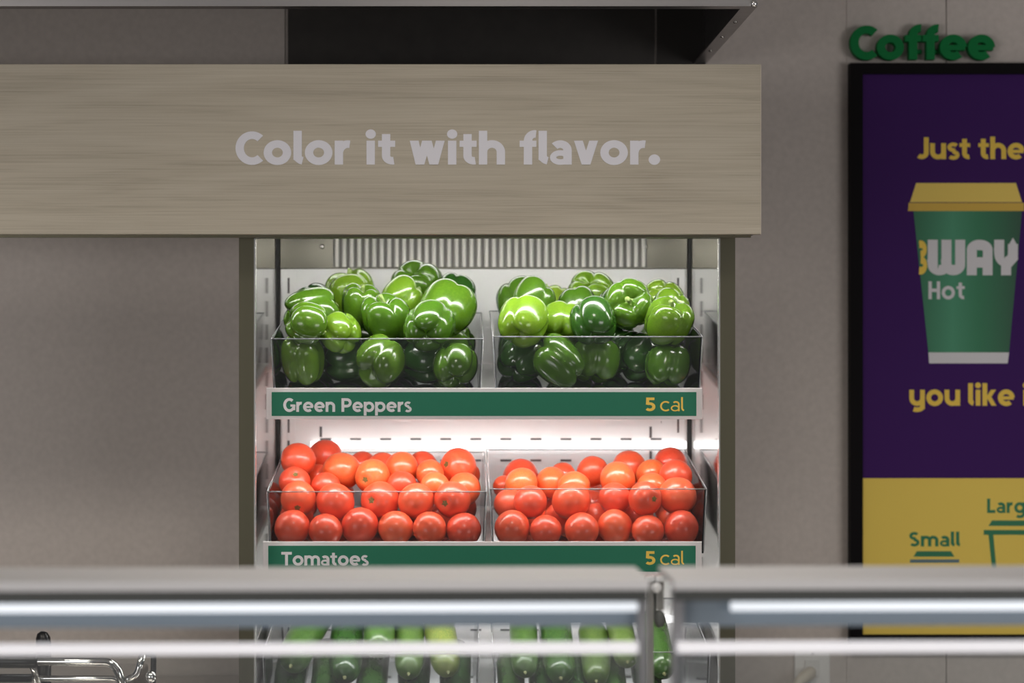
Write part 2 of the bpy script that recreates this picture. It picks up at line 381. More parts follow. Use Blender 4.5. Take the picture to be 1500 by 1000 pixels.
B('end_panel', mat('dark_end_panel', (.018, .014, .012), .5), hs, PX(962, YW-.01), PX(1034, YW-.01), YW-.0035, YW-.0005, 1.73, hz+.28)

# ------------------------------------------------------------------ fascia sign board
fz0, fz1, fx1 = PZ(343, YF), PZ(94, YF), PX(1114, YF)
fa = thing('sign_board', 'long pale oak sign board reading Color it with flavor.', 'sign', (0, YF, fz0))
B('wood_panel', M['wood'], fa, -1.9, fx1, YF, YF+.022, fz0, fz1, bevel=.0007)
B('edge_band', mat('oak_edge_band', (.60, .53, .44), .4), fa, fx1, fx1+.0012, YF+.0005, YF+.022, fz0, fz1)
B('bottom_rail', M['post'], fa, -1.9, fx1-.012, YF+.022, YF+.034, fz0-.004, fz0+.03)
B('soffit_panel', M['dark'], fa, -1.9, fx1-.012, YF+.034, -.003, fz0+.003, fz0+.012)
B('end_return', M['housing'], fa, fx1-.018, fx1-.002, YF+.022, YF+.12, fz0+.002, fz1-.03)
lettering('Color it with flavor.', 345, 967, 241, 48, YF, .0012, M['sign'], fa, W=.232, gap=.06, space=.34)

# ------------------------------------------------------------------ display case
YB = .477
cx0, cx1 = PX(372, 0), PX(1055, 0)
px0, px1 = PX(350, 0), PX(1077, 0)
ZT = 1.735
case = thing('display_case', 'tall stainless steel refrigerated display case stocked with vegetables', 'display case', (0, 0, 0))
for a, b_, e0 in ((px0, cx0, cx0), (cx1, px1, cx1)):
    B('post', M['post'], case, a, b_, 0, .028, 0, ZT)
    s_ = 1 if e0 == cx0 else -1
    B('post_edge', M['edge'], case, min(e0, e0+s_*.0022), max(e0, e0+s_*.0022), .0, .02, .86, ZT-.066)
    B('outer_side', M['steel'], case, a if s_ == 1 else b_-.004, a+.004 if s_ == 1 else b_, .028, YW-.006, 0, ZT)
    B('side_liner', M['mirror'], case, min(e0-s_*.003, e0), max(e0-s_*.003, e0), .028, YB+.01, .86, ZT-.004)
B('top_rail', M['post'], case, cx0, cx1, 0, .012, PZ(349, 0), ZT)
B('top_panel', M['steel'], case, px0+.004, px1-.004, .028, YW-.006, ZT-.004, ZT)
B('base_cabinet', M['steel'], case, cx0, cx1, .004, YB, 0, .84)
bp = B('back_panel', M['liner'], case, cx0+.005, cx1-.005, YB, YB+.006, .84, PZ(394, YB))
B('dark_gap_strip', M['dark'], case, cx0, cx0+.003, YB-.004, YB+.008, .84, ZT-.004)  # dark strip standing for the shade in the open corner gap
B('dark_gap_strip', M['dark'], case, cx1-.003, cx1, YB-.004, YB+.008, .84, ZT-.004)
B('center_panel', M['liner'], case, PX(455, YB), PX(968, YB), YB-.005, YB-.0005, 1.345, PZ(395, YB)-.001)
vp = B('vent_panel', M['vent'], case, cx0+.005, cx1-.005, YB-.003, YB+.006, PZ(393, YB), ZT-.004)
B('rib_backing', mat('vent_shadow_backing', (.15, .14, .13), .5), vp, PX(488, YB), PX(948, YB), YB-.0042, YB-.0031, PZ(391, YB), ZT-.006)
nr = 42; xa, xb = PX(488, YB), PX(948, YB); pitch = (xb-xa)/nr
rm = MB(); rm.v = []; 
ribmesh = None
for i in range(nr):
    xc = xa+(i+.5)*pitch; z0, z1 = PZ(391, YB), ZT-.006
    if ribmesh is None:
        k = 8; prof = [(math.cos(pi*j/k)*pitch*.28, -math.sin(pi*j/k)*.006) for j in range(k+1)]
        m_ = MB(); n_ = len(prof)
        m_.v = [(x, y, 0) for x, y in prof]+[(x, y, z1-z0) for x, y in prof]
        m_.f = [[j, j+n_, j+1+n_, j+1] for j in range(n_-1)]+[list(range(n_)), list(range(n_, 2*n_))[::-1]]
        o = m_.build('rib', M['rib'], None, smooth=False); ribmesh = o.data
    else:
        o = bpy.data.objects.new('rib', ribmesh); COL.objects.link(o)
    o.parent = vp; o.location = (xc, YB-.0043, z0)
for qx in (472, 945): MB().ball((PX(qx, YB), YB-.003, PZ(361, YB)), .005, .003, .005, 8, 12).build('rivet', M['steel'], vp, smooth=True)
# slotted uprights: the standards that carry the shelves
for qx in (423, 993):
    st = B('slotted_upright', M['liner'], case, PX(qx, YB)-.012, PX(qx, YB)+.012, YB-.004, YB-.0002, .85, PZ(396, YB))
    for k in range(17):
        zt = PZ(407+34*k, YB); 
        o = B('slot', M['slot'], st, PX(qx, YB)-.0017, PX(qx, YB)+.0017, YB-.0046, YB-.0039, zt-.028, zt)
for row, py in enumerate((618, 643, 674, 900, 922)):
    for k in range(12):
        qx = 477+44*k
        B('slot', M['slot'], bp, PX(qx, YB)-.010, PX(qx, YB)+.010, YB-.0012, YB-.0002, PZ(py, YB)-.0018, PZ(py, YB)+.0018)
for qx, a, b_ in ((470, 619, 640), (953, 619, 641), (953, 660, 672)):
    B('slot', M['slot'], bp, PX(qx, YB)-.0022, PX(qx, YB)+.0022, YB-.0015, YB-.0002, PZ(b_, YB), PZ(a, YB))
B('led_strip', M['led'], case, cx0+.03, cx1-.03, .03, .055, ZT-.046, ZT-.038)
B('back_wash_strip', M['ledback'], case, cx0+.03, cx1-.03, .375, .395, ZT-.030, ZT-.024)  # unseen second strip, added to wash the back panel with light
B('added_led_shade', M['steel'], case, cx0+.02, cx1-.02, .404, .408, 1.6885, ZT-.004)  # unseen plate, added to keep that strip's light off the vent
B('led_holder', M['steel'], case, cx0+.02, cx1-.02, .024, .060, ZT-.038, ZT-.004)

# ------------------------------------------------------------------ shelves
YS = .06
def zdeck(zf, y): return zf+.125*(y-YS)
def shelf(name_label, tx0, tx1, ty0, ty1, deck_py, words=None, light_py=None):
    zf = PZ(deck_py, YS)
    s = thing('shelf', name_label, 'shelf', (0, YS, zf-.02), 'shelves in the display case')
    x0, x1 = PX(tx0+2, YS), PX(tx1-2, YS)
    MB().prismx([(YS+.006, zf-.014), (YS+.006, zf-.001), (YB-.012, zdeck(zf, YB-.012)-.001), (YB-.012, zdeck(zf, YB-.012)-.014)], x0, x1).build('deck', M['liner'], s)
    B('tag_rail', M['rail'], s, PX(tx0, YS), PX(tx1, YS), YS, YS+.005, PZ(ty1, YS), PZ(ty0, YS), bevel=.0008)
    if words:
        g = B('tag_strip', M['green'], s, PX(tx0+8, YS), PX(tx1-9, YS), YS-.0008, YS-.0001, PZ(ty1-5, YS), PZ(ty0+6, YS))
        t, a, b_, base, cap, na, nb, nbase, ncap = words
        lettering(t, a, b_, base, cap, YS-.0009, .0004, M['tagwhite'], g, W=.20, gap=.06, space=.40, single='lettering')
        lettering('5', na, na+15, nbase, ncap, YS-.0009, .0004, M['tagyellow'], g, W=.235, single='lettering')
        lettering('cal', na+22, nb, nbase, ncap, YS-.0009, .0004, M['tagyellow'], g, W=.115, gap=.10, single='lettering')
    # LED strip tucked under the front edge, behind the tag
    B('led_strip', M['ledshelf'], s, x0+.015, x1-.015, YS+.016, YS+.036, zf-.026, zf-.021)
    B('led_holder', M['steel'], s, x0+.01, x1-.01, YS+.012, YS+.040, zf-.021, zf-.0145)
    if light_py:
        MB().tube([(PX(456, YB), YB-.014, PZ(light_py, YB)), (PX(1004, YB), YB-.014, PZ(light_py, YB))], .0068, 12).build('light_bar', M['ledbar'], s, smooth=True)
    return zf
zp = shelf('white shelf with green price strip reading Green Peppers 5 cal', 390, 1029, 568, 614, 580, ('Green Peppers', 415, 602, 603, 20, 945, 1002, 602, 20), 651)
zt_ = shelf('white shelf with green price strip reading Tomatoes 5 cal', 385, 1028, 793, 842, 812, ('Tomatoes', 412, 539, 828, 20, 945, 1002, 827, 20), 905)
zc_ = shelf('white shelf under the bins of cucumbers, lowest in view', 385, 1028, 1031, 1078, 1060)

# ------------------------------------------------------------------ clear bins
def bin_(label, bx0, bx1, rim_py, zf, yb=.43, lift=.047):
    y0 = YS+.008; t = .003
    xa, xb = PX(bx0, y0), PX(bx1, y0); zr = PZ(rim_py, y0); tz = lambda y, z: z+.125*(y-YS)
    o = thing('produce_bin', label, 'bin', ((xa+xb)/2, y0, zf), 'clear plastic bins on the shelves')
    zb = zf+.0004
    ins = .005
    def wall(name, quad_o):
        m = MB(); m.v = quad_o; m.f = [[0, 1, 2, 3], [7, 6, 5, 4], [0, 4, 5, 1], [1, 5, 6, 2], [2, 6, 7, 3], [3, 7, 4, 0]]; m.build(name, M['acrylic'], o)
    # front
    def slab(p, d): return p+[tuple(Vector(q)+Vector(d)) for q in p]
    wall('front_wall', slab([(xa+ins, y0, tz(y0, zb)), (xb-ins, y0, tz(y0, zb)), (xb, y0, zr), (xa, y0, zr)], (0, t, 0)))
    wall('back_wall', slab([(xa+ins, yb-t, tz(yb, zb)), (xb-ins, yb-t, tz(yb, zb)), (xb, yb-t, zr+lift), (xa, yb-t, zr+lift)], (0, t, 0)))
    for s_, x_ in ((1, xa), (-1, xb)):
        wall('side_wall', slab([(x_+s_*ins, y0+t, tz(y0, zb)), (x_+s_*ins, yb-t, tz(yb, zb)), (x_, yb-t, zr+lift), (x_, y0+t, zr)], (s_*t, 0, 0)))
    wall('bottom', slab([(xa+ins+t, y0+t, tz(y0, zb)), (xb-ins-t, y0+t, tz(y0, zb)), (xb-ins-t, yb-t, tz(yb, zb)), (xa+ins+t, yb-t, tz(yb, zb))], (0, 0, t)))
    rr = .0011
    MB().tube([(xa, y0+.001, zr), (xb, y0+.001, zr)], rr, 8).build('rim', M['rim'], o, smooth=True)
    MB().tube([(xa, yb-.001, zr+lift), (xb, yb-.001, zr+lift)], rr, 8).build('rim', M['rim'], o, smooth=True)
    for x_ in (xa, xb): MB().tube([(x_, y0, zr), (x_, yb, zr+lift)], rr, 8).build('rim', M['rim'], o, smooth=True)
    for x_, s_ in ((xa, 1), (xb, -1)): MB().tube([(x_+s_*ins, y0+.001, tz(y0, zb)+.003), (x_, y0+.001, zr)], .0011, 8).build('corner_edge', M['rim'], o, smooth=True)
    return (xa+ins+t, xb-ins-t, y0+t, yb-t, zb+t)
binPL = bin_('clear plastic bin of green peppers on the left above the green peppers strip', 397, 708, 496, zp)
binPR = bin_('clear plastic bin of green peppers on the right above the green peppers strip', 722, 1029, 493, zp)
binTL = bin_('clear plastic bin of red tomatoes on the left above the tomatoes strip', 391, 713, 720, zt_)
binTR = bin_('clear plastic bin of red tomatoes on the right above the tomatoes strip', 717, 1035, 716, zt_)
binCL = bin_('clear plastic bin of cucumbers on the left of the lowest shelf', 385, 702, 957, zc_)
binCR = bin_('clear plastic bin of cucumbers on the right of the lowest shelf', 722, 1040, 955, zc_)

# ------------------------------------------------------------------ settling round produce in a bin
def settle(items, bn, fac, iters=260):
    """items: dict px, py, r (pixels), y; keeps each on its line of sight, moves it in depth until none overlap"""
    xa, xb, ya, yb, zb = bn
    for t in items:
        t['R'] = t['r']*S(t['y']); t['p'] = Vector((PX(t['px'], t['y']), t['y'], PZ(t['py'], t['y'])))
    for it in range(iters):
        pull = .30 if it < iters*.55 else .10
        if it > iters*.85: pull = 0
        for t in items:
            p = t['p']
            if t.get('free'): p.z -= .0008 if it < iters*.8 else 0
            else:
                g = Vector((PX(t['px'], p.y), p.y, PZ(t['py'], p.y))); p += (g-p)*pull
        for i, a in enumerate(items):
            for b in items[i+1:]:
                d = b['p']-a['p']; mn = (a['R']+b['R'])*fac; L = d.length
                if L < mn:
                    if L < 1e-6: d = Vector((0, 1e-3, 0)); L = 1e-3
                    h = d/L*(mn-L)*.5; h = Vector((h.x*.8, h.y*1.3+(.0006 if d.y > 0 else -.0006), h.z*.8))
                    a['p'] -= h; b['p'] += h
        for t in items:
            p = t['p']; R = t['R']*fac
            if not t.get('over'):
                p.x = min(max(p.x, xa+R), xb-R)
            p.y = min(max(p.y, ya+t['R']*(1.06 if 'var' in t else 1.02)), yb-R)
            p.z = max(p.z, zb+.125*(p.y-YS)+R)
    return items
from mathutils.bvhtree import BVHTree
def separate(objs, bn, iters=60, step=3):
    """push real meshes apart along their contact normals and keep them inside the bin"""
    xa, xb, ya, yb, zb = bn; I = []
    for o in objs:
        m = o.rotation_euler.to_matrix() @ Matrix.Diagonal(o.scale)
        v = [m @ q.co for q in o.data.vertices]
        t = BVHTree.FromPolygons(v, [list(p.vertices) for p in o.data.polygons])
        I.append(dict(o=o, v=v[::step], t=t, r=max(q.length for q in v), p=Vector(o.location),
                      x0=min(q.x for q in v), x1=max(q.x for q in v), y0=min(q.y for q in v), y1=max(q.y for q in v),
                      fl=min(q.z-.125*q.y for q in v)))
    for it in range(iters):
        worst = 0
        for i, a in enumerate(I):
            for b in I[i+1:]:
                d = b['p']-a['p']
                if d.length > a['r']+b['r']: continue
                push = Vector(); deep = 0
                for A_, B_, sg in ((a, b, 1), (b, a, -1)):
                    off = A_['p']-B_['p']
                    for q in A_['v']:
                        w_ = q+off
                        if w_.length > B_['r']: continue
                        c, n, _, dist = B_['t'].find_nearest(w_, .04)
                        if c is not None and (w_-c).dot(n) < 0:
                            push += (c-w_)*sg*dist; deep = max(deep, dist)
                if deep > 1e-5:
                    worst = max(worst, deep)
                    if push.length < 1e-12: push = -d
                    h = push.normalized()*(deep*.55+.0002); a['p'] += h; b['p'] -= h
        for a in I:
            p = a['p']; e = .0006
            p.x = min(max(p.x, xa+e-a['x0']), xb-e-a['x1']); p.y = min(max(p.y, ya+e-a['y0']), yb-e-a['y1'])
            p.z = max(p.z, zb+e+.125*(p.y-YS)-a['fl'])
        if worst < .0003: break
    for a in I: a['o'].location = a['p']
def ordinal(i): return ['first', 'second', 'third', 'fourth', 'fifth', 'sixth', 'seventh', 'eighth', 'ninth', 'tenth', 'eleventh', 'twelfth'][i]

# ------------------------------------------------------------------ bell peppers
def pepper_mesh(seed, lobes, h, taper):
    rnd = random.Random(seed); nu, nv = 30, 48
    ph = [rnd.uniform(-.22, .22) for _ in range(lobes)]; amp = [rnd.uniform(.85, 1.12) for _ in range(lobes)]
    dep = rnd.uniform(.11, .16); bx = rnd.uniform(-.12, .12); by = rnd.uniform(-.12, .12)
    v = []; f = []
    for i in range(nu+1):
        u = pi*i/nu; su = math.sin(u); cu = math.cos(u)
        rad = abs(su)**.72; z = (1 if cu > 0 else -1)*abs(cu)**.80*h
        s01 = i/nu                                     # 0 at the stem, 1 at the blossom end
        rad *= 1-taper*max(0, s01-.35)
        for j in range(nv):
            a = 2*pi*j/nv; q = a*lobes/(2*pi); k = int(q) % lobes; fr = q-int(q)
            bump = math.sin(pi*fr)
            g = 1-dep*(1-bump)**2.6*(1.25-.5*math.sin(u))
            aa = amp[k]*bump+(1-bump)*(amp[k-1]+amp[k] if fr < .5 else amp[k]+amp[(k+1) % lobes])/2
            r = rad*g*(1+(aa-1)*.6)
            zz = z
            rho = r
            zz -= (h*.46*math.exp(-(rho/.34)**2)) if cu > 0 else -(h*.34*math.exp(-(rho/.30)**2))
            if cu < 0: zz += .16*h*(1-bump)*math.exp(-((rho-.45)/.4)**2)-.06*(amp[k]-1)*bump
            else: zz -= .12*h*(1-bump)*math.exp(-((rho-.5)/.4)**2)
            v.append((r*math.cos(a+ph[k]*.3*bump)+bx*zz, r*math.sin(a+ph[k]*.3*bump)+by*zz, zz))
    for i in range(nu):
        for j in range(nv):
            j2 = (j+1) % nv; f.append([i*nv+j, (i+1)*nv+j, (i+1)*nv+j2, i*nv+j2])
    mx = sorted(math.hypot(p[0], p[1]) for p in v)[int(len(v)*.97)]; v = [(p[0]/mx, p[1]/mx, p[2]/mx*.97) for p in v]; h *= .97/mx
    me = bpy.data.meshes.new('bell_pepper'); me.from_pydata(v, [], f); me.update()
    me.polygons.foreach_set('use_smooth', [True]*len(me.polygons))
    z0 = h*.54
    return me, (bx*z0, by*z0, z0)
def stem_mesh(seed):
    rnd = random.Random(seed); m = MB(); n = 12
    for i in range(3):                                   # calyx
        for j in range(n):
            rr = (.05, .22, .33 if j % 2 else .25)[i]; a = 2*pi*j/n
            m.v.append((rr*math.cos(a), rr*math.sin(a), (.07, .05, .03+.05*(j % 2))[i]))
    for i in range(2):
        for j in range(n): j2 = (j+1) % n; m.f.append([i*n+j, (i+1)*n+j, (i+1)*n+j2, i*n+j2])
    bx = rnd.uniform(-.2, .2)
    m.tube([(0, 0, 0), (bx*.1, 0, .15), (bx*.5, .02, .30), (bx, .06, .44)], .08, 9, [.12, .085, .08, .11])
    me = bpy.data.meshes.new('stem'); me.from_pydata(m.v, [], m.f); me.update()
    me.polygons.foreach_set('use_smooth', [True]*len(me.polygons)); me.materials.append(M['stem']); return me
PEP = [pepper_mesh(s, l, h, t) for s, l, h, t in ((1, 4, .98, .22), (2, 3, 1.05, .30), (3, 4, 1.15, .28), (4, 3, .92, .15), (5, 4, .90, .20))]
PEPM = {}
STEM = [stem_mesh(s) for s in (1, 2, 3)]
def orient(axis, spin):
    q = Vector(axis).normalized().to_track_quat('Z', 'Y'); return (q @ Matrix.Rotation(spin, 3, 'Z').to_quaternion()).to_euler()
def pepper(t, label, group):
    var = t['var']; key = (var, t['col'])
    if key not in PEPM:
        me = PEP[var][0].copy(); me.materials.clear(); me.materials.append(M['pep_'+t['col']]); PEPM[key] = me
    o = bpy.data.objects.new('bell_pepper', PEPM[key]); COL.objects.link(o)
    o.location = t['p']; o.rotation_euler = orient(t['ax'], t['spin']); R = t['R']*1.05; sq = t.get('sq', 1)
    o.scale = (R, R, R*sq)
    tag(o, label, 'pepper', group)
    s = bpy.data.objects.new('stem', STEM[var % 3]); COL.objects.link(s); s.parent = o; s.location = PEP[var][1]
    return o
def pit(px, py, r, y, col, ax, spin, var, label=None, sq=1, **k):
    return dict(px=px, py=py, r=r, y=y, col=col, ax=ax, spin=spin, var=var, label=label, sq=sq, **k)
UP = (0, -.1, 1)
PL = [
 pit(432, 468, 38, .13, 'mid', (1, .35, .15), .5, 1, 'long green pepper lying on its side at the left end of the left pile', 1.05),
 pit(466, 452, 33, .22, 'dark', (-.5, .5, .6), 1.0, 0, 'dark green pepper behind the long one at the left of the left pile'),
 pit(452, 487, 30, .12, 'mid', (.8, .2, -.3), 2.0, 3, 'shaded green pepper under the long one at the left bin rim'),
 pit(511, 434, 37, .25, 'light', (-.25, -.2, 1), .3, 1, 'pale yellow-green pepper standing tall at the back of the left pile', 1.0),
 pit(534, 453, 31, .18, 'mid', (.15, -.25, 1), 1.2, 2, 'upright mid-green pepper leaning in front of the pale tall one', 1.05),
 pit(492, 488, 30, .10, 'light', (-.4, .5, .35), .2, 4, 'light green pepper at the rim between the left end and center'),
 pit(560, 483, 36, .10, 'mid', (0, -.38, 1), .6, 0, 'upright green pepper with pale stem on top at the front center left'),
 pit(590, 452, 32, .19, 'light', (.7, .3, .5), .9, 3, 'light green pepper just below the topmost one in the left pile'),
 pit(607, 422, 39, .27, 'mid', (.15, .6, -.75), .4, 4, 'big round green pepper on the very top of the left pile'),
 pit(632, 484, 36, .10, 'mid', (.05, .75, .45), .8, 0, 'green pepper showing its dimpled end at the front of the left pile'),
 pit(677, 462, 41, .14, 'mid', (.3, .55, .6), 2.1, 1, 'large glossy green pepper at the right end of the left pile'),
 pit(664, 440, 32, .26, 'dark', (.4, .5, .6), .3, 4, 'dark green pepper peeking out behind the right end of the left pile'),
 pit(445, 541, 33, .11, 'mid', (.15, -.35, 1), .9, 2, 'upright green pepper with stem seen through the left end of left bin'),
 pit(503, 542, 34, .12, 'dark', (1, .2, .1), .5, 0, 'dark pepper seen through the left bin between the upright and center ones'),
 pit(562, 544, 36, .11, 'mid', (.5, .6, .4), .1, 3, 'green pepper low behind the middle of the left bin front'),
 pit(620, 546, 33, .12, 'dark', (-.6, .4, .3), 1.5, 1, 'dark pepper low in the left bin, right of the middle'),
 pit(673, 538, 34, .11, 'mid', (-.1, .5, .8), 2.5, 4, 'green pepper seen through the right end of the left bin'),
]
PR = [
 pit(742, 449, 34, .22, 'mid', (-.3, .4, .8), .4, 0, 'green pepper at the back left corner of the right pile'),
 pit(756, 477, 36, .11, 'light', (.2, .6, .6), 1.3, 1, 'light green pepper at the front left corner of the right pile'),
 pit(785, 450, 31, .19, 'mid', (.5, .3, .6), .9, 3, 'green pepper second from left at the back of right pile'),
 pit(812, 478, 34, .12, 'light', (.1, .7, .5), .3, 4, 'light green pepper at the rim, second from left in right pile'),
 pit(812, 444, 24, .29, 'light', (.2, .4, .8), 2.2, 2, 'small pale pepper peeking out deep at the back of right pile'),
 pit(861, 440, 36, .24, 'light', (.1, .55, -.6), .2, 0, 'light green three-humped pepper highest in the middle of right pile'),
 pit(842, 462, 28, .17, 'mid', (-.2, .4, .8), 1.0, 1, 'green pepper wedged below the highest one in right pile'),
 pit(868, 481, 33, .10, 'dark', (-.15, .5, .7), .5, 3, 'very dark glossy pepper at the rim in the middle of right pile'),
 pit(911, 452, 31, .24, 'dark', (.8, .5, .4), 1.2, 2, 'dark green pepper at the back, right of the highest in right pile'),
 pit(930, 475, 36, .11, 'mid', (.12, -1, .16), .4, 0, 'green pepper with its stem end facing the front in right pile'),
 pit(973, 445, 34, .24, 'light', (-.2, .6, -.5), 1.9, 4, 'light green pepper at the back right of the right pile'),
 pit(1000, 452, 27, .20, 'light', (.4, .3, .8), .7, 3, 'small light green pepper in the back right corner of right pile'),
 pit(990, 478, 34, .11, 'mid', (.25, -.4, .9), 2.7, 1, 'green pepper at the front right corner of the right pile'),
 pit(758, 541, 34, .12, 'dark', (.4, .5, .6), .7, 0, 'dark pepper seen through the left end of the right bin'),
 pit(808, 542, 35, .10, 'mid', (-.8, .1, .5), .3, 2, 'glossy green pepper seen through right bin, second from its left'),
 pit(872, 546, 37, .11, 'mid', (.1, .3, .9), .5, 4, 'broad green pepper seen through the middle of the right bin'),
 pit(935, 545, 34, .13, 'dark', (.6, .4, .6), 1.7, 3, 'dark pepper seen through right bin below the stem-end pepper'),
 pit(994, 542, 33, .11, 'mid', (.1, .2, 1), 2.2, 0, 'lobed green pepper seen through the right end of the right bin'),
]
def fillers(n, xs, r, ys, py, extra):
    return [dict(px=xs[0]+(xs[1]-xs[0])*(i+.5)/n, py=py, r=r, y=ys, free=True, **extra(i)) for i in range(n)]
for lst, bn, xs, side in ((PL, binPL, (410, 695), 'left'), (PR, binPR, (735, 1018), 'right')):
    ex = lambda i: dict(col=('dark', 'mid')[i % 2], ax=(math.sin(i*2.1), .4, math.cos(i*1.7)), spin=i*.9, var=i % 5, label=None)
    lst += fillers(4, xs, 34, .21, 520, ex)+fillers(4, xs, 34, .31, 530, ex)
    settle(lst, bn, .95)
    lst[:] = [t for t in lst if not t.get('free') or VY+(ZC-t['p'].z)/S(t['p'].y) > 486]
    separate([pepper(t, t['label'] or 'green pepper buried deep inside the %s pepper pile' % side, 'green peppers in the %s bin' % side) for t in lst], bn, 70)

# ------------------------------------------------------------------ tomatoes
def tomato_mesh(seed):
    rnd = random.Random(seed); nu, nv = 20, 32; v = []; f = []; h = rnd.uniform(.93, 1.03); p1, p2 = rnd.uniform(0, 6), rnd.uniform(0, 6); wob = rnd.uniform(.012, .03)
    for i in range(nu+1):
        u = pi*i/nu; su, cu = math.sin(u), math.cos(u)
        for j in range(nv):
            a = 2*pi*j/nv; r = su**.94*(1+wob*math.cos(5*a+p1)*su**1.2*(.5+.5*cu)+.018*math.cos(2*a+p2)) if su > 0 else 0
            z = cu*h-(.15*math.exp(-(r/.22)**2) if cu > 0 else 0)
            v.append((r*math.cos(a), r*math.sin(a), z))
    for i in range(nu):
        for j in range(nv): j2 = (j+1) % nv; f.append([i*nv+j, (i+1)*nv+j, (i+1)*nv+j2, i*nv+j2])
    me = bpy.data.meshes.new('tomato'); me.from_pydata(v, [], f); me.update()
    me.polygons.foreach_set('use_smooth', [True]*len(me.polygons)); return me, h-.15
TOM = [tomato_mesh(s) for s in range(5)]
TOMM = {}
sm = MB(); n = 10
sm.v = [(0, 0, .05)]+[(.10*(1+.5*(j % 2))*math.cos(2*pi*j/n), .10*(1+.5*(j % 2))*math.sin(2*pi*j/n), .035+.02*(j % 2)) for j in range(n)]+[(.06*math.cos(2*pi*j/n), .06*math.sin(2*pi*j/n), -.03) for j in range(n)]
sm.f = [[0, 1+j, 1+(j+1) % n] for j in range(n)]+[[1+j, 11+j, 11+(j+1) % n, 1+(j+1) % n] for j in range(n)]
SCAR = bpy.data.meshes.new('stem_scar'); SCAR.from_pydata(sm.v, [], sm.f); SCAR.update(); SCAR.materials.append(M['scar'])
def tomato(t, i, label, group):
    var = i % 5; col = t.get('col', 'tomato')
    if (var, col) not in TOMM:
        me = TOM[var][0].copy(); me.materials.append(M[col]); TOMM[(var, col)] = me
    o = bpy.data.objects.new('tomato', TOMM[(var, col)]); COL.objects.link(o)
    o.location = t['p']; R = t['R']; o.scale = (R, R, R)
    o.rotation_euler = orient(t.get('ax') or (random.uniform(-.8, .8), random.uniform(.3, 1), random.uniform(-.9, .5)), random.uniform(0, 6))
    tag(o, label, 'tomato', group)
    s = bpy.data.objects.new('stem_scar', SCAR); COL.objects.link(s); s.parent = o; s.location = (0, 0, TOM[var][1]); s.scale = (1.5, 1.5, 1.2)
    return o
def row(name, y, lst):
    return [dict(px=a[0], py=a[1], r=a[2], y=y, row=name, **(a[3] if len(a) > 3 else {})) for a in lst]
OR = dict(col='tomato_orange')
TL = (row('bottom row seen through the bin', .10, [(424, 777, 26), (474, 780, 25), (527, 777, 27), (583, 777, 26), (634, 780, 25), (684, 777, 25)])
 + row('front upper row against the bin front', .105, [(438, 733, 27, dict(ax=(0, -.85, -.5))), (493, 739, 28), (556, 737, 29, dict(ax=(-.5, -.85, .1))), (611, 735, 27), (663, 738, 27, dict(ax=(-.45, -.9, -.15)))])
 + row('middle row just above the bin rim', .16, [(429, 707, 24, dict(ax=(.1, -.7, .6))), (478, 715, 22), (586, 712, 22), (640, 714, 22, OR), (689, 718, 25, OR)])
 + row('upper row of the pile', .20, [(433, 674, 26), (501, 690, 28, OR), (546, 698, 26, dict(col='tomato_orange', ax=(-.45, -.9, -.15))), (588, 686, 25, OR), (630, 694, 21, OR), (671, 684, 28, dict(ax=(-.7, -.6, .2)))])
 + row('back row of the pile', .28, [(476, 669, 26), (531, 682, 22), (560, 684, 22), (619, 682, 22), (696, 696, 20), (466, 699, 20)]))
TR = (row('bottom row seen through the bin', .10, [(747, 777, 26), (799, 777, 24), (851, 780, 25), (905, 777, 26), (954, 777, 24), (1004, 777, 26)])
 + row('front upper row against the bin front', .105, [(775, 737, 25), (837, 738, 28), (900, 732, 24), (945, 730, 25, dict(ax=(.55, -.82, .02))), (1000, 729, 28)])
 + row('middle row just above the bin rim', .16, [(739, 738, 24), (764, 712, 24, OR), (840, 715, 24, OR), (874, 757, 21), (957, 714, 22, OR)])
 + row('upper row of the pile', .20, [(808, 708, 24, OR), (905, 702, 26, OR), (955, 695, 23, OR), (998, 698, 25)])
 + row('back row of the pile', .28, [(762, 700, 27), (735, 714, 16), (824, 697, 20), (868, 690, 23), (922, 684, 25), (990, 680, 25)]))
for lst, bn, xs, side in ((TL, binTL, (405, 700), 'left'), (TR, binTR, (730, 1020), 'right')):
    for y, py, nn in ((.17, 765, 5), (.23, 760, 5), (.29, 755, 5), (.35, 750, 5)):
        lst += [dict(px=xs[0]+(xs[1]-xs[0])*(i+.5)/nn, py=py, r=25, y=y, free=True, row=None) for i in range(nn)]
    settle(lst, bn, 1.0)
    lst[:] = [t for t in lst if not t.get('free') or VY+(ZC-t['p'].z)/S(t['p'].y) > 722]
    rows = {}
    for t in lst: rows.setdefault(t['row'], []).append(t)
    i = 0; made = []
    for rn, L_ in rows.items():
        L_.sort(key=lambda t: t['px'])
        for k, t in enumerate(L_):
            lab = ('%s tomato, %s from left in %s, %s bin' % ('orange-red' if t.get('col') else 'red', ordinal(k), rn, side)) if rn else 'red tomato buried deep inside the %s tomato pile' % side
            made.append(tomato(t, i, lab, 'tomatoes in the %s bin' % side)); i += 1
    separate(made, bn, 60)

